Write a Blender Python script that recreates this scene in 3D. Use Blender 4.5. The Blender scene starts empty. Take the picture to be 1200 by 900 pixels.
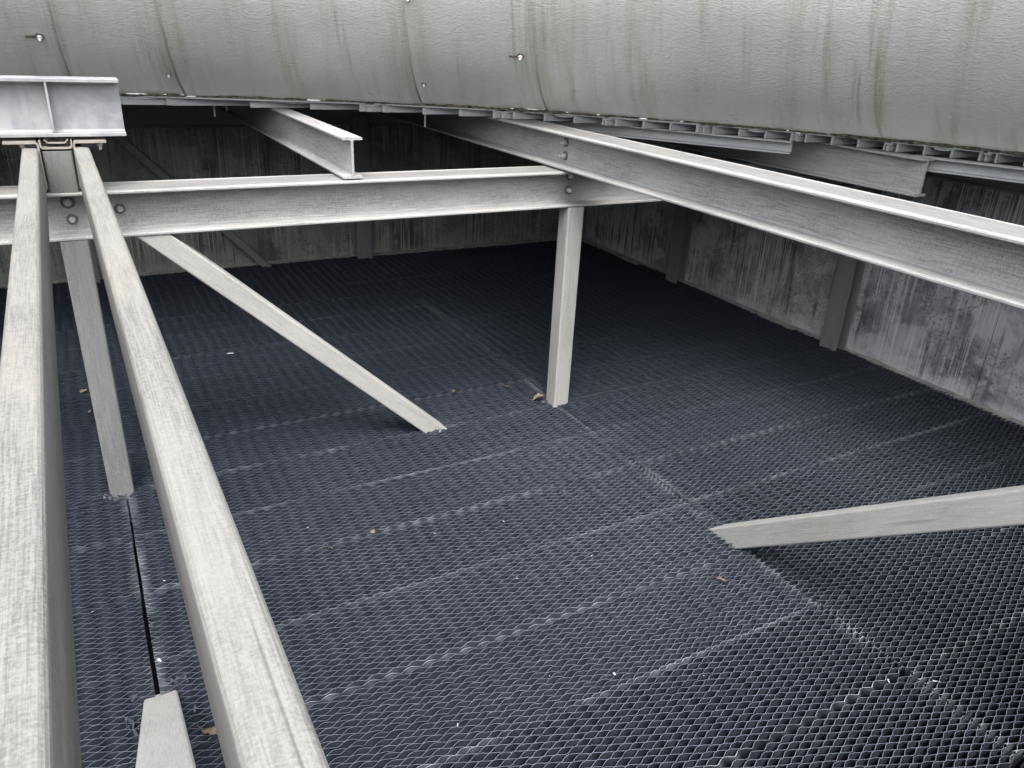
import bpy, bmesh, math, random
import numpy as np
from mathutils import Vector, Matrix, noise as mnoise
random.seed(7); rng = np.random.default_rng(11)
scene = bpy.context.scene
COL = scene.collection
R = math.radians

# ------------------------------------------------------------------ camera
EYE = Vector((0.0, 0.0, 1.55))
cam_d = bpy.data.cameras.new('camera'); cam = bpy.data.objects.new('camera', cam_d); COL.objects.link(cam)
right = Vector((0.8778431, -0.4768303, 0.0449924)); up = Vector((0.1602746, 0.3809853, 0.9105835)); fwd = Vector((0.4513352, 0.7921383, -0.4108691))
mw = Matrix((right, up, -fwd)).transposed().to_4x4(); mw.translation = EYE
cam.matrix_world = mw
cam_d.sensor_width = 36.0; cam_d.lens = 902.0 / 1200 * 36.0
cam_d.clip_start = 0.02; cam_d.clip_end = 500
scene.camera = cam

# ------------------------------------------------------------------ light: overcast daylight falling in through the open stack
SUN_EL, SUN_AZ = R(61), R(200)          # azimuth clockwise from +Y
world = bpy.data.worlds.new('World'); scene.world = world; world.use_nodes = True
nt = world.node_tree; nt.nodes.clear()
sky = nt.nodes.new('ShaderNodeTexSky'); sky.sky_type = 'NISHITA'; sky.sun_disc = False
sky.sun_elevation = SUN_EL; sky.sun_rotation = SUN_AZ
sky.air_density = 1.0; sky.dust_density = 4.0; sky.ozone_density = 1.0
hs = nt.nodes.new('ShaderNodeHueSaturation'); hs.inputs['Saturation'].default_value = 0.28
bg = nt.nodes.new('ShaderNodeBackground'); bg.inputs['Strength'].default_value = 0.15
wo = nt.nodes.new('ShaderNodeOutputWorld')
nt.links.new(sky.outputs[0], hs.inputs['Color']); nt.links.new(hs.outputs[0], bg.inputs['Color']); nt.links.new(bg.outputs[0], wo.inputs[0])
sun_d = bpy.data.lights.new('sun', 'SUN'); sun_d.energy = 0.7; sun_d.angle = R(32); sun_d.color = (1, 0.97, 0.92)
sun = bpy.data.objects.new('sun', sun_d); COL.objects.link(sun)
sdir = Vector((math.sin(SUN_AZ) * math.cos(SUN_EL), math.cos(SUN_AZ) * math.cos(SUN_EL), math.sin(SUN_EL)))
sun.rotation_euler = sdir.to_track_quat('Z', 'Y').to_euler()
scene.view_settings.view_transform = 'Standard'; scene.view_settings.look = 'None'
scene.view_settings.exposure = 1.55; scene.view_settings.gamma = 1.0
scene.cycles.max_bounces = 8; scene.cycles.diffuse_bounces = 5

# ------------------------------------------------------------------ node helpers
class G:
    def __init__(s, name):
        s.m = bpy.data.materials.new(name); s.m.use_nodes = True; s.t = s.m.node_tree; s.t.nodes.clear()
        s.out = s.n('ShaderNodeOutputMaterial'); s.b = s.n('ShaderNodeBsdfPrincipled'); s.l(s.b.outputs[0], s.out.inputs[0])
    def n(s, t, **k):
        x = s.t.nodes.new(t)
        for a, v in k.items(): setattr(x, a, v)
        return x
    def l(s, a, b): s.t.links.new(a, b)
    def put(s, sock, v):
        if hasattr(v, 'is_output') or isinstance(v, bpy.types.NodeSocket): s.l(v, sock)
        else: sock.default_value = v
    def coord(s, kind='Object', scale=(1, 1, 1), rand=False):
        if kind == 'Position': o = s.n('ShaderNodeNewGeometry').outputs['Position']
        else: o = s.n('ShaderNodeTexCoord').outputs[kind]
        if rand:
            oi = s.n('ShaderNodeObjectInfo'); va = s.n('ShaderNodeVectorMath', operation='MULTIPLY_ADD')
            s.l(oi.outputs['Random'], va.inputs[0]); va.inputs[1].default_value = (37., 53., 71.); s.l(o, va.inputs[2]); o = va.outputs[0]
        mp = s.n('ShaderNodeMapping'); mp.inputs['Scale'].default_value = scale; s.l(o, mp.inputs['Vector']); return mp.outputs[0]
    def noise(s, vec, scale=5, detail=4, rough=.55, dist=0.0):
        x = s.n('ShaderNodeTexNoise'); s.l(vec, x.inputs['Vector']); x.inputs['Scale'].default_value = scale
        x.inputs['Detail'].default_value = detail; x.inputs['Roughness'].default_value = rough; x.inputs['Distortion'].default_value = dist
        return x.outputs['Fac']
    def ramp(s, f, a, b, lo=0., hi=1.):
        x = s.n('ShaderNodeMapRange'); x.clamp = True; s.put(x.inputs[0], f)
        for i, v in zip((1, 2, 3, 4), (a, b, lo, hi)): x.inputs[i].default_value = v
        return x.outputs[0]
    def math(s, op, a, b=0.0):
        x = s.n('ShaderNodeMath', operation=op); s.put(x.inputs[0], a); s.put(x.inputs[1], b); return x.outputs[0]
    def mix(s, f, a, b):
        x = s.n('ShaderNodeMix', data_type='RGBA'); s.put(x.inputs[0], f)
        for i, v in ((6, a), (7, b)):
            s.put(x.inputs[i], v if not isinstance(v, tuple) else (*v, 1)[:4])
        return x.outputs[2]
    def bump(s, h, strength=.3, dist=.002):
        x = s.n('ShaderNodeBump'); x.inputs['Strength'].default_value = strength; x.inputs['Distance'].default_value = dist
        s.put(x.inputs['Height'], h); s.l(x.outputs[0], s.b.inputs['Normal'])
    def done(s, col, rough=.6, metal=0., spec=.5):
        s.put(s.b.inputs['Base Color'], (*col, 1) if isinstance(col, tuple) else col); s.put(s.b.inputs['Roughness'], rough)
        s.b.inputs['Metallic'].default_value = metal; s.b.inputs['Specular IOR Level'].default_value = spec
        return s.m

def mat_frp(name, base, dark, grime=(0.30, 0.29, 0.20), grime_amt=.25, blotch=.5, soil=None):
    """weathered pultruded fibreglass, grain along local X"""
    g = G(name)
    v1 = g.coord('Object', (13, 400, 400), True); v2 = g.coord('Object', (240, 62, 62), True); v3 = g.coord('Object', (1, 1, 1), True)
    fib = g.noise(v1, 1, 3, .7); cross = g.noise(v2, 1.6, 3, .7); fine = g.noise(v3, 420, 3, .7); big = g.noise(g.coord('Object', (2.2, 9, 9), True), 1.3, 5, .6)
    grain = g.math('ADD', g.math('MULTIPLY', fib, .42), g.math('ADD', g.math('MULTIPLY', cross, .28), g.math('MULTIPLY', fine, .30)))
    f = g.ramp(grain, .42, .57)
    c = g.mix(f, dark, base)
    c = g.mix(g.math('MULTIPLY', g.ramp(big, .38, .62), blotch), c, tuple(min(1, x * 1.10) for x in base))
    gr = g.ramp(g.noise(g.coord('Object', (1.1, 6, 6), True), 1.7, 6, .65), .55, .75)
    c = g.mix(g.math('MULTIPLY', gr, grime_amt), c, grime)
    if soil:                                  # dirt that has settled along the middle of the top flange
        sp = g.n('ShaderNodeSeparateXYZ'); g.l(g.n('ShaderNodeTexCoord').outputs['Object'], sp.inputs[0])
        wv = g.math('ADD', g.math('ABSOLUTE', sp.outputs[1]), g.math('MULTIPLY', g.math('SUBTRACT', big, .5), .03))
        m_ = g.math('MULTIPLY', g.ramp(wv, soil - .012, soil, 1., 0.), g.ramp(sp.outputs[2], .067, .069))
        c = g.mix(g.math('MULTIPLY', m_, g.ramp(fib, .25, .6, .85, .45)), c, (.12, .118, .112))
    crk = g.ramp(g.noise(g.coord('Object', (1.6, 130, 130), True), 1, 2, .5), .70, .76)
    c = g.mix(g.math('MULTIPLY', crk, .45), c, tuple(x * .45 for x in dark))
    g.bump(grain, .5, .0015)
    return g.done(c, .72, 0, .3)

M_TOP = mat_frp('fibreglass_bloomed', (.275, .270, .254), (.145, .142, .133), (.44, .40, .29), .30)
M_BEAM = mat_frp('fibreglass_beam', (.47, .467, .456), (.20, .202, .203), (.42, .39, .28), .18)
M_WIDE = mat_frp('fibreglass_wide_beam', (.47, .467, .456), (.20, .202, .203), (.42, .39, .28), .18, soil=.067)
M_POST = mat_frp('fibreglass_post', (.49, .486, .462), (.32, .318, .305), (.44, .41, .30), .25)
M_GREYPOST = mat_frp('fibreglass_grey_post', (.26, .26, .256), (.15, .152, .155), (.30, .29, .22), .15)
M_SHORTPOST = mat_frp('fibreglass_short_post', (.20, .20, .19), (.115, .117, .115), (.20, .19, .14), .2)  # base colour darkened to carry the weaker light on the short post
M_WALLPOST = mat_frp('fibreglass_dark_grey', (.29, .295, .30), (.19, .195, .20), (.16, .15, .11), .2)  # darker grey for the wall uprights, ledgers, wall brace and backing sheets
M_DECK = mat_frp('deck_plank_fibreglass', (.52, .53, .53), (.34, .35, .355), (.25, .25, .18), .4)

def mat_steel():
    g = G('galvanised_steel'); v = g.coord('Object', (1, 1, 1), True)
    a = g.noise(v, 14, 6, .6); b = g.noise(v, 60, 4, .7); s = g.noise(g.coord('Object', (22, 22, 3), True), 1, 4, .6)
    c = g.mix(g.ramp(a, .38, .62), (.30, .31, .325), (.42, .425, .43))
    c = g.mix(g.math('MULTIPLY', g.ramp(s, .52, .68), .5), c, (.24, .25, .28))
    c = g.mix(g.math('MULTIPLY', g.ramp(b, .60, .72), .35), c, (.50, .50, .49))
    g.bump(b, .15, .001)
    return g.done(c, .55, .25, .5)
M_STEEL = mat_steel()
def mat_simple(name, c1, c2, scale=30, rough=.5, metal=0., spec=.5, bs=.2):
    g = G(name); n = g.noise(g.coord('Object', (1, 1, 1), True), scale, 5, .65)
    g.bump(n, bs, .001)
    return g.done(g.mix(g.ramp(n, .35, .65), c1, c2), rough, metal, spec)
M_STAINLESS = mat_simple('stainless_bolt', (.74, .72, .68), (.52, .50, .47), 90, .3, .1)
M_WASHER = mat_simple('shadow_ring_washer', (.19, .17, .15), (.11, .10, .09), 120, .6, 0.0)  # darkened to paint in the shadow ring round each nut
M_BRACKET = mat_simple('bracket_plate', (.30, .265, .225), (.42, .39, .35), 25, .55, .35)
M_STRIP = mat_simple('base_angle', (.46, .45, .41), (.27, .265, .25), 16, .8)
M_GRIME = mat_simple('moss_and_dirt', (.05, .05, .035), (.24, .235, .18), 60, .95, 0, .1, .6)
M_FLOOR = mat_simple('dark_floor', (.012, .013, .017), (.02, .021, .026), 10, .8, 0, .2)
M_LEAF = mat_simple('dry_leaf_tan', (.10, .072, .048), (.19, .145, .105), 60, .8, 0, .2)
M_LEAF2 = mat_simple('dry_leaf_pale', (.28, .225, .155), (.17, .125, .08), 60, .8, 0, .2)
M_SPECK = mat_simple('scale_flake', (.52, .55, .60), (.36, .39, .45), 80, .6, 0, .4)

def mat_stack():
    g = G('stack_fibreglass')
    pos = g.coord('Position', (1, 1, 1)); loc = g.coord('UV', (1, 1, 1))
    big = g.noise(pos, 1.6, 5, .55); mid = g.noise(pos, 9, 5, .6)
    c = g.mix(g.ramp(big, .35, .65), (.47, .475, .44), (.57, .57, .54))
    c = g.mix(g.math('MULTIPLY', g.ramp(mid, .4, .7), .35), c, (.57, .57, .55))
    # run marks down the meridians: UV x = arc length, y = distance up the profile
    st = g.noise(g.coord('UV', (26, 1.1, 1)), 1, 5, .7, .25); st2 = g.noise(g.coord('UV', (1.7, .5, 1)), 1.4, 3, .5)
    k = g.math('MULTIPLY', g.ramp(st, .52, .68), g.ramp(st2, .48, .62))
    c = g.mix(g.math('MULTIPLY', k, .62), c, (.20, .19, .10))
    br_ = g.math('MULTIPLY', g.ramp(g.noise(g.coord('UV', (7, .8, 1)), 1, 5, .65, .2), .50, .66), g.ramp(st, .35, .6)); c = g.mix(g.math('MULTIPLY', br_, .55), c, (.28, .27, .17))
    wh = g.math('MULTIPLY', g.ramp(g.noise(g.coord('UV', (42, 1.6, 1)), 1, 4, .65, .4), .60, .68), g.ramp(g.noise(g.coord('UV', (2.3, .7, 1)), 1.1, 2, .5), .50, .62))
    c = g.mix(g.math('MULTIPLY', wh, .55), c, (.42, .42, .39))
    # green-yellow film gathered beside the joints
    seam = None
    sep = g.n('ShaderNodeSeparateXYZ'); g.l(g.n('ShaderNodeTexCoord').outputs['UV'], sep.inputs[0])
    for s0 in SEAM_ARC:
        d = g.math('ABSOLUTE', g.math('SUBTRACT', sep.outputs[0], s0)); w = g.ramp(d, .0, .13, 1., 0.)
        seam = w if seam is None else g.math('MAXIMUM', seam, w)
    ws = g.math('MULTIPLY', seam,  g.ramp(g.noise(g.coord('UV', (34, 1.5, 1)), 1, 5, .7), .42, .66))
    c = g.mix(g.math('MULTIPLY', ws, .5), c, (.24, .23, .12))
    # mottled darkening towards the very foot
    ft = g.math('MULTIPLY', g.ramp(sep.outputs[1], .0, .055, 1., 0.), g.ramp(mid, .3, .6))
    c = g.mix(g.math('MULTIPLY', ft, .7), c, (.09, .09, .075))
    wr = g.n('ShaderNodeTexNoise'); g.l(g.coord('UV', (34, 78, 1)), wr.inputs['Vector']); wr.inputs['Scale'].default_value = 1; wr.inputs['Detail'].default_value = 4; wr.inputs['Distortion'].default_value = 1.6
    wv = g.noise(g.coord('UV', (100, 150, 1)), 1, 3, .6, 1.0)
    h = g.math('ADD', wr.outputs['Fac'], g.math('MULTIPLY', wv, .35))
    g.bump(h, .5, .007)
    m = g.done(c, g.ramp(mid, .3, .7, .26, .42), 0, .6)
    tr = g.n('ShaderNodeBsdfTranslucent'); g.put(tr.inputs[0], c); mx = g.n('ShaderNodeMixShader'); mx.inputs[0].default_value = .15
    g.l(g.b.outputs[0], mx.inputs[1]); g.l(tr.outputs[0], mx.inputs[2]); g.l(mx.outputs[0], g.out.inputs[0])
    return m

def mat_wall(name, lite, mid_, dark, amt=1.0):
    g = G(name)
    P = g.coord('Position', (1, 1, 1)); Pz = g.coord('Position', (24, 24, .9)); Pz2 = g.coord('Position', (60, 60, 1.6))
    blot = g.noise(g.coord('Position', (1, 1, .7)), 2.4, 7, .65, .15); c = g.mix(g.ramp(blot, .32, .52), dark, mid_)
    ly = g.noise(P, 5.5, 8, .7, .25); c = g.mix(g.math('MULTIPLY', g.ramp(ly, .46, .56), .8), c, lite)
    drip = g.noise(Pz, 1, 4, .65); c = g.mix(g.math('MULTIPLY', g.math('MULTIPLY', g.ramp(drip, .53, .58), g.ramp(g.noise(P, 2.6, 3, .5), .42, .60)), .8 * amt), c, dark)
    wd = g.noise(g.coord('Position', (95, 95, 1.5)), 1, 3, .6); c = g.mix(g.math('MULTIPLY', g.math('MULTIPLY', g.ramp(wd, .54, .58), g.ramp(g.noise(P, 1.9, 3, .5), .40, .54)), .9 * amt), c, tuple(min(.85, x * 1.4) for x in lite))
    sp = g.noise(P, 70, 5, .75); c = g.mix(g.math('MULTIPLY', g.math('MULTIPLY', g.ramp(sp, .55, .60), g.ramp(g.noise(P, 3.2, 3, .5, .5), .44, .54)), .8), c, (.05, .05, .05))
    sepz = g.n('ShaderNodeSeparateXYZ'); g.l(P, sepz.inputs[0])
    lo = g.math('MULTIPLY', g.ramp(sepz.outputs[2], .02, .13, 1., 0.), g.ramp(ly, .35, .6)); c = g.mix(g.math('MULTIPLY', lo, .7), c, tuple(x * 1.2 for x in lite))
    g.bump(g.math('ADD', ly, g.math('MULTIPLY', sp, .4)), .25, .002)
    return g.done(c, .62, 0, .4)
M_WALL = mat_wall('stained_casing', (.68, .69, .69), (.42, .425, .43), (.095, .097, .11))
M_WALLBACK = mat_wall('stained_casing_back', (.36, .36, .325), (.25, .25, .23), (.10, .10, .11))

def mat_fill(name, base, edge, ed_amt):
    g = G(name)
    P = g.coord('Position', (1, 1, 1))
    sep = g.n('ShaderNodeSeparateXYZ'); g.l(g.n('ShaderNodeTexCoord').outputs['Object'], sep.inputs[0])
    wp = g.n('ShaderNodeSeparateXYZ'); g.l(P, wp.inputs[0])
    big = g.noise(P, 1.5, 6, .62, .4); med = g.noise(P, 38, 6, .75); fine = g.noise(P, 160, 3, .6)
    c = g.mix(g.ramp(fine, .35, .65), base, tuple(x * 1.35 for x in base))
    # daylight sheen painted as a mottled pale zone, roughly in the middle of the floor
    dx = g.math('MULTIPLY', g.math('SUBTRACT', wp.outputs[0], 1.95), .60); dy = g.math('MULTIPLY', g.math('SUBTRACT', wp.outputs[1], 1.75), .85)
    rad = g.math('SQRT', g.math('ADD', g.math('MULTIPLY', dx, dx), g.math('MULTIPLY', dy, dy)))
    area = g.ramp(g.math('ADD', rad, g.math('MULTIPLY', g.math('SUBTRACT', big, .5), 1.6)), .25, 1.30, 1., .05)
    sheen_f = g.math('MULTIPLY', area, g.ramp(med, .32, .66))
    c = g.mix(g.math('MULTIPLY', sheen_f, .06 + .55 * ed_amt), c, edge)
    # lime along the outer sheets and the sawn ends of each pack; how much differs from pack to pack
    oc = g.n('ShaderNodeSeparateColor'); g.l(g.n('ShaderNodeObjectInfo').outputs['Color'], oc.inputs[0])
    ye = g.math('MAXIMUM', g.ramp(sep.outputs[1], .004, .012, 1., 0.), g.ramp(sep.outputs[1], .296, .304, 0., 1.))
    ye = g.math('MULTIPLY', ye, g.ramp(g.noise(P, 3.0, 8, .75), .40, .60))
    xe = g.math('MAXIMUM', g.ramp(sep.outputs[0], .004, .03, 1., 0.), g.ramp(sep.outputs[0], 1.785, 1.812, 0., 1.))
    xe = g.math('MULTIPLY', xe, g.ramp(g.noise(P, 6.0, 6, .7), .42, .54))
    ed = g.math('MULTIPLY', g.math('MAXIMUM', ye, xe), oc.outputs[0])
    c = g.mix(g.math('MULTIPLY', ed, ed_amt), c, (.46, .50, .56))
    return g.done(c, .40, 0, .45)
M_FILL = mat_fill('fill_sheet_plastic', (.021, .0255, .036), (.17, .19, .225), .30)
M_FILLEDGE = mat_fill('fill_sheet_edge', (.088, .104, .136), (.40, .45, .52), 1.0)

# ------------------------------------------------------------------ object helpers
def mesh_obj(name, bm, mat, parent=None, smooth=False):
    me = bpy.data.meshes.new(name); bmesh.ops.recalc_face_normals(bm, faces=bm.faces); bm.to_mesh(me); bm.free()
    for m in (mat if isinstance(mat, (list, tuple)) else [mat]): me.materials.append(m)
    if smooth:
        for p in me.polygons: p.use_smooth = True
    o = bpy.data.objects.new(name, me); COL.objects.link(o)
    if parent: o.parent = parent
    return o
def tag(o, label, cat, group=None, kind=None):
    o['label'] = label; o['category'] = cat
    if group: o['group'] = group
    if kind: o['kind'] = kind
    return o
def empty(name, label, cat, loc=(0, 0, 0), rot=None, group=None):
    o = bpy.data.objects.new(name, None); COL.objects.link(o); o.location = loc; o.empty_display_size = .1
    if rot is not None: o.rotation_euler = rot
    return tag(o, label, cat, group)
def structure(name, bm, mat):
    o = mesh_obj(name, bm, mat); o['kind'] = 'structure'; return o
def box(bm, x0, x1, y0, y1, z0, z1, bev=0.0):
    vs = [bm.verts.new(p) for p in ((x0,y0,z0),(x1,y0,z0),(x1,y1,z0),(x0,y1,z0),(x0,y0,z1),(x1,y0,z1),(x1,y1,z1),(x0,y1,z1))]
    fs = [bm.faces.new([vs[i] for i in q]) for q in ((3,2,1,0),(4,5,6,7),(0,1,5,4),(1,2,6,5),(2,3,7,6),(3,0,4,7))]
    if bev:
        es = list({e for fc in fs for e in fc.edges}); bmesh.ops.bevel(bm, geom=es, offset=bev, segments=2, profile=.6, affect='EDGES')
    return vs
def extrude_profile(bm, prof, x0, x1, n=1, closed=True, cap=True):
    """profile in (y, z), extruded along local X"""
    rings = []
    for i in range(n + 1):
        x = x0 + (x1 - x0) * i / n; rings.append([bm.verts.new((x, y, z)) for y, z in prof])
    k = len(prof)
    for a, b in zip(rings, rings[1:]):
        for j in range(k if closed else k - 1):
            bm.faces.new((a[j], a[(j + 1) % k], b[(j + 1) % k], b[j]))
    if cap and closed: bm.faces.new(rings[0]); bm.faces.new(rings[-1][::-1])
def i_profile(w, h, tf, tw, r=.004, e=.002):
    """I section: flange lips eased by e, web root filleted by r"""
    a, b = w / 2, h / 2; t = tw / 2
    q = [(t, 0), (t, b - tf - r), (t + r, b - tf), (a - e, b - tf), (a, b - tf + e), (a, b - e), (a - e, b)]   # quarter, y>0 z>0
    pts = q + [(-y, z) for y, z in q[::-1]] + [(-y, -z) for y, z in q[1:]] + [(y, -z) for y, z in q[::-1][:-1]]
    out = []
    for p in pts:
        if not out or (abs(out[-1][0]-p[0]) + abs(out[-1][1]-p[1])) > 1e-7: out.append(p)
    return out
def tube_profile(w, h, r=.008, n=3):
    pts = []
    for cx_, cy_, a0 in ((w/2-r, h/2-r, 0), (-w/2+r, h/2-r, 90), (-w/2+r, -h/2+r, 180), (w/2-r, -h/2+r, 270)):
        for i in range(n + 1):
            a = R(a0 + 90 * i / n); pts.append((cx_ + r * math.cos(a), cy_ + r * math.sin(a)))
    return pts
def aim(p0, p1, upv=(0, 0, 1)):
    """matrix whose X runs p0->p1 and whose Z stays near upv"""
    p0, p1 = Vector(p0), Vector(p1); x = (p1 - p0).normalized(); z = Vector(upv); y = z.cross(x).normalized(); z = x.cross(y)
    m = Matrix((x, y, z)).transposed().to_4x4(); m.translation = p0; return m
def bar(name, prof, p0, p1, mat, label, cat, upv=(0, 0, 1), group=None, nseg=10, cutz=None):
    L = (Vector(p1) - Vector(p0)).length; bm = bmesh.new(); extrude_profile(bm, prof, 0, L, nseg)
    o = mesh_obj(name, bm, mat); o.matrix_world = aim(p0, p1, upv)
    if cutz is not None:                      # far end trimmed to a level plane
        w = o.matrix_world; xa = w.col[0].xyz
        for v in o.data.vertices:
            if v.co.x > L - 1e-5: v.co.x += (cutz - (w @ v.co).z) / xa.z
    return tag(o, label, cat, group)
def bolt(parent, pw, nrm, s=1.0):
    """washer, hex nut and stub of thread, built along local Z, placed in world on parent"""
    s *= 1.1
    bm = bmesh.new()
    bmesh.ops.create_cone(bm, cap_ends=True, segments=18, radius1=.019*s, radius2=.018*s, depth=.003, matrix=Matrix.Translation((0, 0, .0015)))
    bmesh.ops.create_cone(bm, cap_ends=True, segments=6, radius1=.0115*s, radius2=.0105*s, depth=.013*s, matrix=Matrix.Translation((0, 0, .003 + .0065*s)))
    bmesh.ops.create_cone(bm, cap_ends=True, segments=10, radius1=.006*s, radius2=.005*s, depth=.014*s, matrix=Matrix.Translation((0, 0, .003 + .019*s)))
    for fc in bm.faces: fc.material_index = 1 if fc.calc_center_median().z > .0035 else 0
    h = mesh_obj('bolt', bm, [M_WASHER, M_STAINLESS], parent)
    mwd = Vector(nrm).to_track_quat('Z', 'Y').to_matrix().to_4x4() @ Matrix.Rotation(random.random(), 4, 'Z'); mwd.translation = pw
    bpy.context.view_layer.update()
    inv = parent.matrix_world.inverted()
    for q in (h,): q.matrix_parent_inverse = Matrix(); q.matrix_local = inv @ mwd

# ------------------------------------------------------------------ shell: floor, casing walls
XR, YB, XL, YF = 3.70, 5.49, -4.35, -4.75
ZD = 1.21                                     # underside of deck
bm = bmesh.new(); box(bm, XL - .2, XR + .2, YF - .2, YB + .2, -.30, -.14); structure('floor', bm, M_FLOOR)
bm = bmesh.new(); box(bm, -300, 300, -300, 300, -6.2, -6.0); structure('ground', bm, mat_simple('gravel_ground', (.10, .095, .085), (.16, .155, .14), 8, .9))

def wall(name, label, axis, pos, segs, side, mat):
    t = empty(name, label, 'wall')
    for a, b in segs:
        bm = bmesh.new()
        if axis == 'x': box(bm, pos, pos + side * .02, a + .002, b - .002, -.14, ZD - .002, .0015)
        else: box(bm, a + .002, b - .002, pos, pos + side * .02, -.14, ZD - .002, .0015)
        mesh_obj('wall_panel', bm, mat, t)
    bm = bmesh.new()                          # backing sheet behind the joints
    if axis == 'x': box(bm, pos + side * .021, pos + side * .05, segs[0][0], segs[-1][1], -.14, ZD + .03)
    else: box(bm, segs[0][0] - .05, segs[-1][1] + .05, pos + side * .021, pos + side * .05, -.14, ZD + .03)
    mesh_obj('backing_sheet', bm, M_WALLPOST, t)
    return t
def cuts(a, b, marks): return list(zip([a] + marks, marks + [b]))
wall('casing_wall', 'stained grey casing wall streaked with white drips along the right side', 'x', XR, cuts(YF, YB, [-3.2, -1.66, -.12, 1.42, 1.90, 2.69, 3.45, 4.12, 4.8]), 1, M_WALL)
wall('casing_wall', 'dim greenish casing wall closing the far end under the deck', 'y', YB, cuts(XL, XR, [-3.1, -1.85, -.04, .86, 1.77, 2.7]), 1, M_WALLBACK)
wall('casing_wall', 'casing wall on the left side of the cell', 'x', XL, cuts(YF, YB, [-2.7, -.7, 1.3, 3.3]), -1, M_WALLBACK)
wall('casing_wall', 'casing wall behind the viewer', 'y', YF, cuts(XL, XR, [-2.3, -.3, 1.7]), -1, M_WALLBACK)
# posts standing against the walls
BOXP = tube_profile(.11, .075, .006, 2)
def wall_post(x, y, axis, label, grp):
    bm = bmesh.new(); prof = i_profile(.115, .085, .009, .010)
    extrude_profile(bm, prof, 0, 1.06, 4)
    o = mesh_obj('wall_post', bm, M_WALLPOST)
    if axis == 'x': o.matrix_world = Matrix(((0, 0, 1, x), (0, -1, 0, y), (1, 0, 0, -.05), (0, 0, 0, 1)))
    else: o.matrix_world = Matrix(((0, 1, 0, x), (0, 0, 1, y), (1, 0, 0, -.05), (0, 0, 0, 1)))
    tag(o, label, 'post', grp)
wall_post(3.655, 2.715, 'x', 'grey upright against the right wall, nearer of the two and best lit', 'uprights against the right wall')
wall_post(3.655, 4.12, 'x', 'dark upright against the right wall, farther back near the corner', 'uprights against the right wall')
wall_post(3.655, 1.31, 'x', 'upright against the right wall just outside the frame', 'uprights against the right wall')
wall_post(1.772, 5.445, 'y', 'dark upright against the far wall beneath the middle of the cross beam', 'uprights against the far wall')
wall_post(-.04, 5.445, 'y', 'dark upright against the far wall behind the pair of tubes', 'uprights against the far wall')
# ledgers under the deck
bar('ledger_beam', i_profile(.08, .19, .01, .012), (XR - .045, YF + .02, 1.113), (XR - .045, YB - .10, 1.113), M_WALLPOST, 'dark ledger beam fixed along the top of the right wall', 'beam')
bar('ledger_beam', i_profile(.08, .27, .01, .012), (XL + .02, YB - .045, 1.072), (XR - .02, YB - .045, 1.072), M_WALLPOST, 'dark ledger beam fixed along the top of the far wall', 'beam')
bar('wall_brace', tube_profile(.05, .09, .006, 2), (.235, YB - .035, .905), (1.09, YB - .035, -.03), M_WALLPOST, 'dark diagonal brace sloping down across the far wall', 'brace', upv=(0, 1, 0.001))
# pale angle along the foot of the walls
def angle_strip(name, p0, p1, inward, label):
    d = Vector(p1) - Vector(p0); L = d.length; n = int(L / .02); bm = bmesh.new(); x = d.normalized(); iw = Vector(inward)
    rows = []
    for i in range(n + 1):
        q = Vector(p0) + x * (L * i / n); j = .006 * mnoise.noise(Vector((i * .37, 3.1, p0[0]))) + random.uniform(-.003, .003); h = .018 + .004 * mnoise.noise(Vector((i * .2, 9, p0[0])))
        rows.append([bm.verts.new(q + Vector((0, 0, h)) + iw * .003), bm.verts.new(q + iw * .006 + Vector((0, 0, .010))), bm.verts.new(q + iw * (.022 + j) + Vector((0, 0, .007))), bm.verts.new(q + iw * (.022 + j) + Vector((0, 0, -.02)))])
    for a, b in zip(rows, rows[1:]):
        for k in range(3): bm.faces.new((a[k], a[k+1], b[k+1], b[k]))
    tag(mesh_obj(name, bm, M_STRIP), label, 'trim')
angle_strip('base_angle', (XR, -1.0, 0), (XR, YB - .02, 0), (-1, 0, 0), 'pale ragged edge strip where the right wall meets the black fill')
angle_strip('base_angle', (-2.6, YB, 0), (XR - .03, YB, 0), (0, -1, 0), 'pale edge strip where the far wall meets the black fill')

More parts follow.
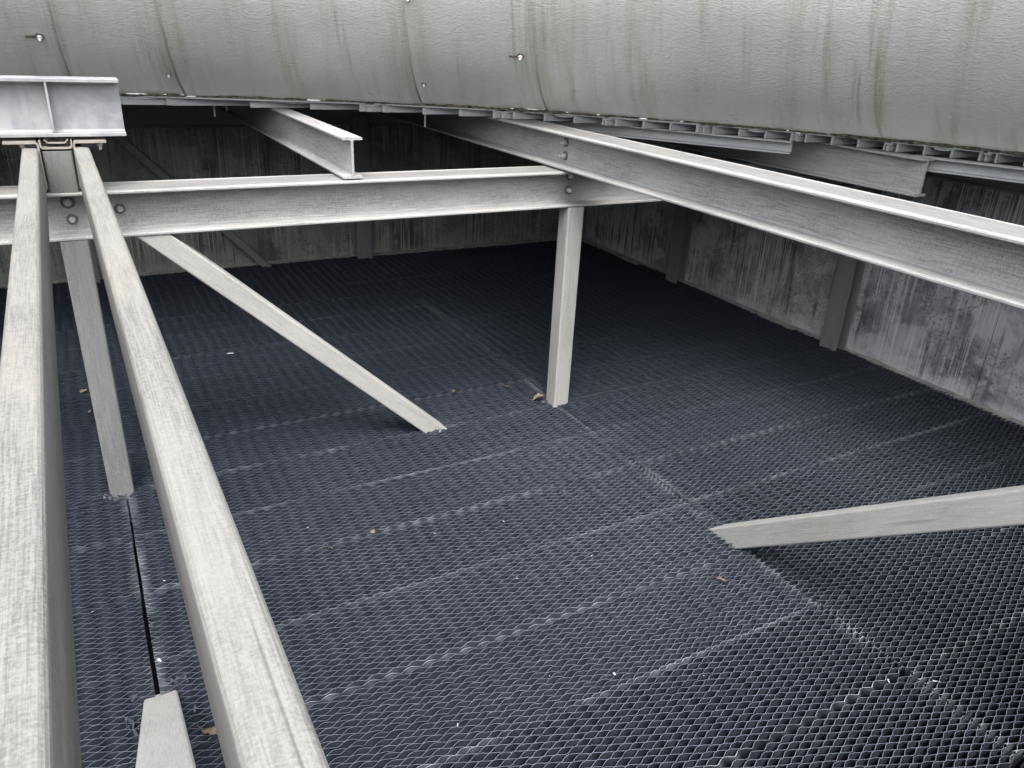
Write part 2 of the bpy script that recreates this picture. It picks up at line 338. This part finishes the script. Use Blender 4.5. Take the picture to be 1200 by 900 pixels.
# ------------------------------------------------------------------ deck planks, cut on a circle
CX, CY, RD = -.32, .39, 3.515
deck = empty('fan_deck', 'ribbed grey plank deck under the foot of the stack, its ends cut on a curve', 'deck')
PW = .305
def plank(k, y0, side):
    """one pultruded plank: thin top sheet on four ribs with a stepped lap joint, its inner end sawn to the circle"""
    t, hr, g = .006, .037, .0015
    z1 = hr - t
    secs = [[(y0 + g, z1), (y0 + .284, z1), (y0 + .284, hr), (y0 + g, hr)],                                     # sheet
            [(y0 + .2845, z1 - .008), (y0 + PW - g, z1 - .008), (y0 + PW - g, z1 - .001), (y0 + .291, z1 - .001), (y0 + .2845, hr - .001)],   # lap
            [(y0 + PW - .012, 0), (y0 + PW - .006, 0), (y0 + PW - .006, z1 - .009), (y0 + PW - .012, z1 - .009)]]
    for rb in (.004, .090, .176, .262):
        secs.append([(y0 + rb, 0), (y0 + rb + .0065, 0), (y0 + rb + .0065, z1 - .0005), (y0 + rb, z1 - .0005)])
    if k % 2: secs.append([(y0 + .10, z1 - .007), (y0 + .125, z1 - .010), (y0 + .150, z1 - .007), (y0 + .150, z1 - .0006), (y0 + .10, z1 - .0006)])
    bm = bmesh.new(); jit = random.uniform(-.006, .012)
    for sec in secs:
        a, b = [], []
        for y, z in sec:
            s = RD ** 2 - (y - CY) ** 2; xc = math.sqrt(s) if s > 0 else 0.0
            x0, x1 = (CX + xc + jit, XR - .001) if side > 0 else (CX - xc - jit, XL + .001)
            a.append(bm.verts.new((x0, y, ZD + z))); b.append(bm.verts.new((x1, y, ZD + z)))
        n = len(sec)
        for j in range(n): bm.faces.new((a[j], a[(j+1) % n], b[(j+1) % n], b[j]))
        bm.faces.new(a); bm.faces.new(b[::-1])
    mesh_obj('deck_plank', bm, M_DECK, deck)
for k in range(38):
    y = 1.735 + PW * (k - 21)
    if YF - .1 < y < YB - .01:
        plank(k, y, 1); plank(k, y, -1)
# strip closing the deck against the far wall lives in the last plank; framing channels under the curved edge
def framing(p0, p1, label):
    bm = bmesh.new(); L = (Vector(p1) - Vector(p0)).length
    pr = [(0, 0), (.045, 0), (.045, -.006), (.006, -.006), (.006, -.044), (.045, -.044), (.045, -.05), (0, -.05)]
    extrude_profile(bm, pr, 0, L, 4); o = mesh_obj('edge_channel', bm, M_DECK); o.matrix_world = aim(p0, p1); tag(o, label, 'channel', 'channels under the deck edge')
framing((2.63, 2.36, ZD - .001), (1.93, 3.42, ZD - .001), 'grey channel under the deck edge running back from the gap beside the short joist')
framing((3.16, 1.1, ZD - .001), (2.83, 1.93, ZD - .001), 'grey channel under the deck edge at the right border of the picture')

# ------------------------------------------------------------------ fan stack: bell mouth seen from inside
R0, EA, EB, Z0, T0 = 3.53, .80, .70, ZD + .040, R(18)
def bell(t, th, off=0.0):
    r = R0 - EA * (math.sin(t) - math.sin(T0)); z = Z0 + EB * (math.cos(T0) - math.cos(t))
    nr, nz = math.sin(t), math.cos(t)         # outward-ish normal lies behind the skin
    r += off * nr; z += off * nz
    return r, z
SEAMS = [-154, -130, -101, -77, -48, -24, 5.95, 12.85, 29.5, 38.95, 78, 90, 118, 142, 171, 206]
SEAM_ARC = [3.3 * R(a) for a in SEAMS[6:10]]
M_STACK = mat_stack()
stack = empty('fan_stack', 'weathered grey fibreglass fan stack flaring out at its foot above the deck', 'fan stack', (CX, CY, Z0))
prof = [(T0 + (math.pi/2 - T0) * i / 26) for i in range(27)]
def panel(a0, a1, off):
    bm = bmesh.new(); n = max(6, int((a1 - a0) / 0.6)); uvl = bm.loops.layers.uv.new('UVMap'); rows = []
    for i in range(n + 1):
        fr = i / n; lean = 0.0
        col = []
        for j, t in enumerate(prof):
            lift = .5 * math.sin((t - T0) / (math.pi/2 - T0) * math.pi) if True else 0
            th = R(a0 + (a1 - a0) * fr + .35 * (1 - j / 26) * (1 if 0 <= i <= n else 0) - .2)
            wob = .006 * mnoise.noise(Vector((th * 5, j * .15, 2.0)))
            r, z = bell(t, th, off + wob); col.append((r, z, th, (t - T0) * .75))
        zt = col[-1][1]
        for hgt in (.12, .3):
            r = col[26][0]; col.append((r + hgt * .03, zt + hgt, col[26][2], col[26][3] + hgt))
        rows.append([(bm.verts.new((r * math.sin(th), r * math.cos(th), z - Z0)), 3.3 * th, v) for r, z, th, v in col])
    for a, b in zip(rows, rows[1:]):
        for j in range(len(a) - 1):
            fc = bm.faces.new((a[j][0], b[j][0], b[j+1][0], a[j+1][0])); fc.smooth = True
            for lp, q in zip(fc.loops, (a[j], b[j], b[j+1], a[j+1])): lp[uvl].uv = (q[1], q[2])
    # returned edges give the lap its thickness
    for row in (rows[0], rows[-1]):
        bk = []; row = [(bm.verts.new(q[0].co), q[1], q[2]) for q in row]
        for q in row:
            d = Vector((q[0].co.x, q[0].co.y, 0)).normalized() * .004; bk.append(bm.verts.new(q[0].co + d))
        for j in range(len(row) - 1):
            fc = bm.faces.new((row[j][0], row[j+1][0], bk[j+1], bk[j]))
            for lp, q in zip(fc.loops, (row[j], row[j+1], row[j+1], row[j])): lp[uvl].uv = (q[1], q[2])
    return mesh_obj('stack_panel', bm, M_STACK, stack)
pan = {}
for i, (a, b) in enumerate(zip(SEAMS, SEAMS[1:])):
    lap = .0045 if i % 2 == 0 else 0.0
    pan[i] = panel(a - (.15 if i % 2 else 0), b + (.15 if i % 2 else 0), lap)
def stack_bolt(tdeg, thdeg, parent, slot=False):
    t, th = R(tdeg), R(thdeg); r, z = bell(t, th, -.002)
    nrm = Vector((-math.sin(th) * math.sin(t), -math.cos(th) * math.sin(t), -math.cos(t)))
    pw = Vector((CX + r * math.sin(th), CY + r * math.cos(th), z))
    bolt(parent, pw, nrm, .75 if slot else .5)
    if slot:
        bm = bmesh.new(); box(bm, -.045, -.012, -.005, .005, 0, .004, .001)
        o = mesh_obj('slot_plug', bm, M_GRIME, parent); x = Vector((math.cos(th), -math.sin(th), 0)); yv = nrm.cross(x)
        m = Matrix((x, yv, nrm)).transposed().to_4x4(); m.translation = pw; o.matrix_local = parent.matrix_world.inverted() @ m
stack_bolt(50.9, 5.04, pan[5], True); stack_bolt(51.7, 37.73, pan[8], True)
stack_bolt(35.9, 12.37, pan[6]); stack_bolt(36.4, 30.31, pan[8]); stack_bolt(68.5, 29.87, pan[8])
# dirt, moss and sealant crumbs along the foot
bm = bmesh.new()
for i in range(1500):
    th = R(random.uniform(-4, 76)); r = RD + random.uniform(-.003, .022); s = random.uniform(.003, .011) * (1 if random.random() < .85 else 1.7)
    if mnoise.noise(Vector((th * 14, 1.7, 0))) < -.12 and random.random() < .75: continue
    m = Matrix.Translation((CX + r * math.sin(th), CY + r * math.cos(th), ZD + .038 + s * .2)) @ Matrix.Rotation(-th + random.uniform(-.3, .3), 4, 'Z') @ Matrix.Diagonal((s * random.uniform(1.2, 4), s, s * .55, 1))
    bmesh.ops.create_icosphere(bm, subdivisions=1, radius=1, matrix=m)
o = mesh_obj('dirt_line', bm, M_GRIME); tag(o, 'crumbs of dirt and moss lying along the foot of the stack', 'dirt', kind='stuff')

# ------------------------------------------------------------------ beams
WF = i_profile(.165, .145, .011, .011, .006, .003)
cb = bar('cross_beam', WF, (XL + .05, 2.768, .9895), (XR - .05, 2.768, .9895), M_WIDE, 'pale grey wide flange beam crossing the picture below the left joist', 'beam', nseg=30)
mb = bar('main_beam', i_profile(.165, .140, .011, .011, .006, .003), (1.803, -2.2, 1.138), (1.803, YB - .09, 1.138), M_WIDE, 'long pale grey beam running from the right border back under the deck', 'beam', nseg=30)
JP = i_profile(.074, .140, .009, .008, .005, .002)
bar('joist', JP, (.853, 2.70, 1.1375), (.853, YB - .09, 1.1375), M_BEAM, 'bright short joist whose cut end rests on the cross beam', 'joist', group='joists carrying the deck')
bar('joist', JP, (2.785, 1.845, 1.1375), (2.785, YB - .09, 1.1375), M_BEAM, 'shaded joist ending in mid air behind the long beam at right', 'joist', group='joists carrying the deck')
bolt(cb, (-.042, 2.761, 1.022), (0, -1, 0), 1.0); bolt(cb, (-.038, 2.761, .968), (0, -1, 0), .8); bolt(cb, (.10, 2.761, .993), (0, -1, 0), .8)
bolt(cb, (1.80, 2.761, 1.032), (0, -1, 0), .9); bolt(cb, (1.797, 2.761, .975), (0, -1, 0), .9)
bolt(mb, (1.796, 2.80, 1.162), (-1, 0, 0), .9); bolt(mb, (1.796, 2.80, 1.108), (-1, 0, 0), .9)
# posts and braces
SQ = tube_profile(.078, .078, .007, 3)
bar('square_post', SQ, (1.797, 2.722, -.12), (1.797, 2.722, .916), M_POST, 'pale square post standing on the fill under the meeting of two beams', 'post', upv=(0, 1, 0))
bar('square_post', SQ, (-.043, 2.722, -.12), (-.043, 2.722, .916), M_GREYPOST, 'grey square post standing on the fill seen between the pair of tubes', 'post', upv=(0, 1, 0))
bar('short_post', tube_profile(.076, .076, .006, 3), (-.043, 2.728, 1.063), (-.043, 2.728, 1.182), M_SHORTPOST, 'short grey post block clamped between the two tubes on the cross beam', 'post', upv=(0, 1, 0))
bar('diagonal_brace', tube_profile(.070, .070, .006, 3), (1.225, 2.725, -.055), (.187, 2.725, .910), M_POST, 'diagonal brace sloping from the cross beam down to the middle of the fill', 'brace', upv=(0.6, 0, .8), cutz=.9165)
bar('diagonal_brace', tube_profile(.076, .080, .006, 3), (1.797, 1.63, -.055), (1.797, .22, 1.01), M_POST, 'pale brace rising out of the fill towards the right border', 'brace', upv=(0, .6, .8))
bar('diagonal_brace', tube_profile(.080, .080, .008, 3), (-.028, 1.665, -.055), (-.028, .30, .99), M_POST, 'end of a brace poking up at the bottom border between the tubes', 'brace', upv=(0, .6, .8))
# the pair of tubes sandwiching the short post
TP = tube_profile(.043, .128, .009, 4)
bar('rectangular_tube', TP, (-.073, -.6, 1.1275), (-.1130, 2.86, 1.1275), M_TOP, 'left one of the two pale tubes running towards the viewer', 'tube', nseg=24)
bar('rectangular_tube', TP, (.0565, -.6, 1.1275), (.0205, 2.86, 1.1275), M_TOP, 'right one of the two pale tubes running towards the viewer', 'tube', nseg=24)

# ------------------------------------------------------------------ equipment beam of galvanised steel on its strap
sb = bar('steel_beam', i_profile(.10, .162, .010, .008, .006, .001), (-1.6, 2.775, 1.300), (.150, 2.775, 1.300), M_STEEL, 'galvanised steel beam lying across the ends of the two tubes at upper left', 'beam')
bm = bmesh.new(); box(bm, -.003, .003, -.049, -.005, -.0705, .0705, .001); o = mesh_obj('stiffener', bm, M_STEEL, sb); o.location = (1.558, 0, 0)
bm = bmesh.new(); box(bm, -.003, .003, .005, .049, -.0705, .0705, .001); o = mesh_obj('stiffener', bm, M_STEEL, sb); o.location = (1.558, 0, 0)
br = empty('strap_bracket', 'brownish steel strap bent over the tubes and clamped under the steel beam', 'bracket', (-.043, 2.76, 1.213))
def strap(path, t, y0, y1, name):
    """bent plate: path in (x, z), thickness t inward"""
    bm = bmesh.new(); n = len(path); nor = []
    for i in range(n):
        a = Vector(path[max(0, i-1)]); b = Vector(path[min(n-1, i+1)]); d = (b - a).normalized(); nor.append(Vector((-d.y, d.x)))
    r = []
    for (x, z), nn in zip(path, nor):
        r.append([bm.verts.new((x, y0, z)), bm.verts.new((x, y1, z)), bm.verts.new((x + nn.x*t, y1, z + nn.y*t)), bm.verts.new((x + nn.x*t, y0, z + nn.y*t))])
    for a, b in zip(r, r[1:]):
        for k in range(4): bm.faces.new((a[k], a[(k+1) % 4], b[(k+1) % 4], b[k]))
    bm.faces.new(r[0]); bm.faces.new(r[-1][::-1])
    return mesh_obj(name, bm, M_BRACKET, br)
def arc(cx_, cz, r, a0, a1, n=6): return [(cx_ + r * math.cos(R(a0 + (a1-a0)*i/n)), cz + r * math.sin(R(a0 + (a1-a0)*i/n))) for i in range(n + 1)]
zt = -.004
for s in (-1, 1):
    p = [(s * .1335, zt)] + arc(s * .0535, zt - .010, .010, 90, 90 + s * 80 if s > 0 else 10, 5) + [(s * .0430, -.05), (s * .0420, -.140)]
    strap(p, .0055 * s, -.062, .05, 'side_plate')
strap([(-.043, -.002)] + arc(-.034, -.017, .008, 180, 270, 4) + arc(.034, -.017, .008, 270, 360, 4) + [(.043, -.002)], .004, -.062, .05, 'saddle_plate')
strap([(-.03, zt + .003)] + arc(-.018, zt - .001, .006, 200, 270, 3) + arc(.022, zt - .001, .006, 270, 340, 3) + [(.034, zt + .003)], .002, -.050, .05, 'shim_plate')
for sx in (-.101, .0405):  # dark blocks added as the shade under the overhanging plate
    bm = bmesh.new(); box(bm, sx - .019, sx + .019, 2.700, 2.80, 1.1920, 1.2085, .002); o = mesh_obj('shade_block', bm, M_FLOOR, br); o.matrix_parent_inverse = Matrix.Translation((.043, -2.76, -1.213))
bolt(br, (-.150 + .022, 2.725, 1.2055), (0, 0, -1), .75); bolt(br, (.072, 2.725, 1.2055), (0, 0, -1), .75)

# ------------------------------------------------------------------ fill packs: crossed corrugated sheets
PL, PD, NS, LAM = 1.817, .3060, 28, .0545
def pack_mesh(seed):
    g = np.random.default_rng(seed); dy = PD / NS; per = 8; n = int(PL / LAM * per); x = np.linspace(0, PL, n + 1)
    rel = math.pi * [1, .95, 1.05, .92, 1, .97, 1.1, .86, 1, .72, 1.03, .9][seed % 12]; ph0 = g.uniform(-.7, .7); skew = g.choice([.12, .05, -.1, .2])
    cusp = g.uniform(.35, .8); lean = LEAN[seed % 12]
    depth = (0, .022, .05, .09); slant = math.tan(R(30)) * (1 if g.random() < .5 else -1)
    V, F, MI = [], [], []; base = 0; A = dy * .50
    drift = g.uniform(-.006, .006)
    for j in range(NS):
        yc = (j + .5) * dy; sg = 1 if j % 2 else -1; ph = ph0 + (rel if j % 2 else 0) + g.normal(0, .07) + drift * j
        ztop = g.normal(0, .0009) + (.0016 if j in (0, NS - 1) else 0)
        wobz = .0010 * np.sin(x * g.uniform(3, 9) + g.uniform(0, 6)) + g.normal(0, .0004, n + 1)
        woby = .0010 * np.sin(x * g.uniform(4, 11) + g.uniform(0, 6)) + g.normal(0, .0003, n + 1)
        rows = []
        for li, d in enumerate(depth):
            th = 2*np.pi*x/LAM + ph + sg * 2*np.pi*d*slant/LAM; tq = th + skew*np.sin(th); yy = yc + A * ((1 - cusp) * np.sin(tq) + cusp * (2 * np.abs(np.cos(tq/2 - np.pi/4)) - 1.27)) + woby + lean * d
            zz = np.full(n + 1, -d) + (ztop + wobz + (.0022 + g.normal(0, .0012)) * (np.exp(-x / .010) + np.exp((x - PL) / .010)) if li == 0 else ztop * .5)
            rows.append(np.c_[x, yy, zz])
        e = .00065
        # edge ribbon follows the curve: offset along its normal
        dyx = np.gradient(rows[0][:, 1], x); nx, ny = -dyx, np.ones(n + 1); ln = np.hypot(nx, ny); nx, ny = nx/ln, ny/ln
        ra = rows[0] + np.c_[nx*e, ny*e, np.full(n+1, .0004)]; rb = rows[0] - np.c_[nx*e, ny*e, np.full(n+1, -.0004)]
        allr = [ra, rb] + rows
        for r in allr: V.append(r)
        m = n + 1; off = [base + k * m for k in range(len(allr))]; i = np.arange(n)
        for (a, b, mi) in ((off[0], off[1], 1), (off[2], off[3], 0), (off[3], off[4], 0), (off[4], off[5], 0)):
            F.append(np.c_[a + i, a + i + 1, b + i + 1, b + i]); MI.append(np.full(n, mi))
        base += len(allr) * m
    V = np.concatenate(V); F = np.concatenate(F); MI = np.concatenate(MI)
    me = bpy.data.meshes.new('fill_pack'); me.vertices.add(len(V)); me.vertices.foreach_set('co', V.ravel())
    me.loops.add(F.size); me.loops.foreach_set('vertex_index', F.ravel().astype(np.int32)); me.polygons.add(len(F))
    me.polygons.foreach_set('loop_start', np.arange(0, F.size, 4, dtype=np.int32)); me.polygons.foreach_set('loop_total', np.full(len(F), 4, dtype=np.int32))
    me.polygons.foreach_set('material_index', MI.astype(np.int32)); me.polygons.foreach_set('use_smooth', (MI == 0))
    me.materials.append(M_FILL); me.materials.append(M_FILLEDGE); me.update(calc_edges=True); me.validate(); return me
LEAN = [.09, .06, .08, .10, .05, .03, .01, .04, -.01, -.05, -.02, -.06]   # how far the sheets of a pack lean: dark, even and pale packs
packs = [pack_mesh(120 + i) for i in range(12)]
WHITE = {(1, 0): 1., (1, 1): .9, (1, 2): .5, (1, 3): .7, (1, 4): .8, (2, 0): .8, (2, -1): .9, (2, 2): .7, (2, 3): .9, (1, 5): .6, (1, 6): .7}
ORD = ['first', 'second', 'third', 'fourth', 'fifth', 'sixth', 'seventh', 'eighth', 'ninth', 'tenth', 'eleventh', 'twelfth', 'thirteenth', 'fourteenth', 'fifteenth', 'sixteenth', 'seventeenth', 'eighteenth', 'nineteenth']
COLS = [(-1.853, 'left bay'), (-.027, 'middle bay'), (1.797, 'right bay')]
for ci, (x0, cname) in enumerate(COLS):
    for k in range(-3 if ci == 2 else -1, 15):
        y0 = .860 + .3072 * k + .003; r = 14 - k
        if ci == 1: cls = {-1: 0, 0: 0, 1: 2, 2: 2, 3: 1, 4: 2, 5: 1, 6: 1}.get(k, 0)
        elif ci == 2: cls = {-2: 0, -1: 0, 0: 0, 1: 0, 2: 1, 3: 1, 4: 2, 5: 1}.get(k, 0)
        else: cls = 1 if k < 5 else 0
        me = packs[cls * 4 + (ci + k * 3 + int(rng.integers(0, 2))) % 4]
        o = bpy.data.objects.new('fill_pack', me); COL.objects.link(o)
        dx = float(rng.normal(0, .006)); dz = float(rng.normal(0, .0025)); rz = float(rng.normal(0, .0012)); ry = float(rng.normal(0, .0015))
        if ci == 0: dx = max(-.003, min(0, dx * .5)) - (.001 if k in (2, 3, 4) else -.002)
        if ci == 1: dx = -abs(dx) * .1; o.scale.x = 1.0035
        if ci == 2: dx = -.001 - abs(dx) * .2
        o.location = (x0 + dx, y0, dz); o.rotation_euler = (float(rng.normal(0, .004)), ry, rz)
        if ci == 2 and 2 <= k <= 6: o.location.z = .007 + dz * .4
        if ci == 2: o.scale.x = 1.0445
        w_ = WHITE.get((ci, k), float(rng.uniform(.05, .45))); o.color = (w_, w_, w_, 1)
        tag(o, 'honeycomb fill strip in the %s, %s from the far wall' % (cname, ORD[r]), 'fill pack', 'honeycomb fill packs covering the cell')

# ------------------------------------------------------------------ small litter
def leaf(x, y, size, rot, mat, label, tilt=.25, thin=1.0):
    size *= .72
    bm = bmesh.new(); nx_, ny_ = 8, 4; vs = []
    s = random.random() * 10
    for i in range(nx_ + 1):
        u = i / nx_; w = (math.sin(math.pi * u ** .8) ** .9 * .36 + .015) * thin * (1 + .35 * math.sin(u * 19 + s))
        row = []
        for j in range(ny_ + 1):
            v = j / ny_ * 2 - 1; z = .22 * v * v * w * 2 + .16 * math.sin(u * 3 + s) + .05 * math.sin(u * 9 + v * 3)
            row.append(bm.verts.new(((u - .5) * size, v * w * size, z * size)))
        vs.append(row)
    for a, b in zip(vs, vs[1:]):
        for j in range(ny_): bm.faces.new((a[j], a[j+1], b[j+1], b[j]))
    # stalk
    q = [bm.verts.new((.5 * size, -.012 * size, .02 * size)), bm.verts.new((.5 * size, .012 * size, .02 * size)), bm.verts.new((.78 * size, .012 * size, .10 * size)), bm.verts.new((.78 * size, -.012 * size, .10 * size))]
    bm.faces.new(q)
    o = mesh_obj('dry_leaf', bm, mat, smooth=True); o.location = (x, y, .006 + size * .12); o.rotation_euler = (random.uniform(-tilt, tilt), random.uniform(-tilt, tilt), rot)
    tag(o, label, 'leaf', 'dry leaves on the fill')
leaf(-.136, 3.66, .045, .5, M_LEAF2, 'pale tan leaf on the fill left of the grey post, farther of the two')
leaf(-.120, 3.43, .040, 1.4, M_LEAF2, 'narrow pale leaf on the fill beside the grey post, nearer of the two', thin=.5)
leaf(1.396, 2.99, .045, .2, M_LEAF, 'small brown leaf lying behind the foot of the diagonal brace')
leaf(1.725, 2.775, .085, 2.9, M_LEAF2, 'curled tan leaf caught against the foot of the pale post', thin=.55)
leaf(1.66, 2.96, .05, 2.2, M_LEAF, 'thin brown leaf fragment just behind the pale post', thin=.4)
leaf(.527, 2.06, .05, 1.7, M_LEAF2, 'bent yellowish stalk of a leaf on the middle of the fill', thin=.22)
leaf(.681, 2.093, .028, .9, M_LEAF2, 'tiny pale leaf scrap on the middle of the fill')
leaf(1.591, 1.386, .05, 2.5, M_LEAF, 'reddish brown leaf lying in front of the right brace foot', thin=.6)
leaf(.063, 1.478, .062, 2.4, M_LEAF, 'brown leaf between the brace end and the right tube', thin=.6)
leaf(-.022, 1.585, .055, .3, M_LEAF2, 'dry stalk lying across the top of the brace end at the bottom border', thin=.25)
# torn plastic crumbs and flakes of lime scale scattered on the fill
bm = bmesh.new()
def flake(x, y, s):
    a = random.uniform(0, 6.28); c, d = math.cos(a), math.sin(a); ln = s * random.uniform(.8, 2.6); z = .003
    p = [(-.5*ln, -.3*s, 0), (.5*ln, -.25*s, random.uniform(0, .4)*s), (.45*ln, .25*s, random.uniform(0, .6)*s), (-.4*ln, .3*s, random.uniform(.1, .5)*s)]
    bm.faces.new([bm.verts.new((x + c*u - d*v, y + d*u + c*v, z + w)) for u, v, w in p])
for i in range(60):
    flake(random.uniform(-.4, 3.6), random.uniform(.5, 5.2) if random.random() < .5 else random.uniform(.5, 2.6), random.choice([.002, .003, .003, .004, .006]))
for x, y, s in ((.539, 3.88, .014), (3.52, 2.865, .014), (1.006, 1.672, .006), (-.017, 1.782, .009), (1.05, 1.21, .009), (1.83, .80, .010), (1.71, .86, .008)): flake(x, y, s)
o = mesh_obj('scale_flakes', bm, M_SPECK); tag(o, 'pale flakes of scale scattered over the dark fill', 'debris', kind='stuff')
# torn scraps of sheet round the feet where the fill was cut out by hand
bm = bmesh.new()
for fx, fy, w in ((1.797, 2.722, .055), (-.043, 2.722, .055), (1.165, 2.742, .062), (1.797, 1.57, .075), (-.028, 1.62, .075)):
    for i in range(16):
        a = random.uniform(0, 6.28); r = w * random.uniform(.85, 1.25); x, y = fx + r * math.cos(a), fy + r * math.sin(a); b = a + 1.57 + random.uniform(-.5, .5)
        L, h = random.uniform(.012, .030), random.uniform(.004, .015); dx, dy = math.cos(b) * L / 2, math.sin(b) * L / 2; ox, oy = random.uniform(-.007, .007), random.uniform(-.007, .007)
        q = [(x - dx, y - dy, -.012), (x + dx, y + dy, -.012), (x + dx + ox, y + dy + oy, h), (x + ox * .5, y + oy * .5, h * random.uniform(.3, 1.2)), (x - dx + oy, y - dy + ox, h * random.uniform(.1, .9))]
        bm.faces.new([bm.verts.new(p) for p in q])
o = mesh_obj('torn_scraps', bm, M_FILL); tag(o, 'torn dark scraps of fill sheet standing round the feet of posts and braces', 'debris', kind='stuff')
# threads and drips hanging from the deck edge
def hanging(x, y, L, label):
    bm = bmesh.new(); bmesh.ops.create_cone(bm, cap_ends=True, segments=8, radius1=.0035, radius2=.005, depth=L, matrix=Matrix.Translation((0, 0, -L/2)))
    bmesh.ops.create_cone(bm, cap_ends=True, segments=6, radius1=.009, radius2=.009, depth=.007, matrix=Matrix.Translation((0, 0, -.010)))
    o = mesh_obj('hanging_bolt', bm, M_STAINLESS); o.location = (x, y, ZD + .001); tag(o, label, 'bolt', 'bolts hanging under the deck')
hanging(.60, 3.95, .06, 'long bolt hanging under the deck left of the bright joist')
hanging(.66, 3.98, .035, 'short bolt tip hanging under the deck left of the bright joist')
hanging(1.48, 3.55, .07, 'bolt hanging under the deck above the middle of the cross beam')
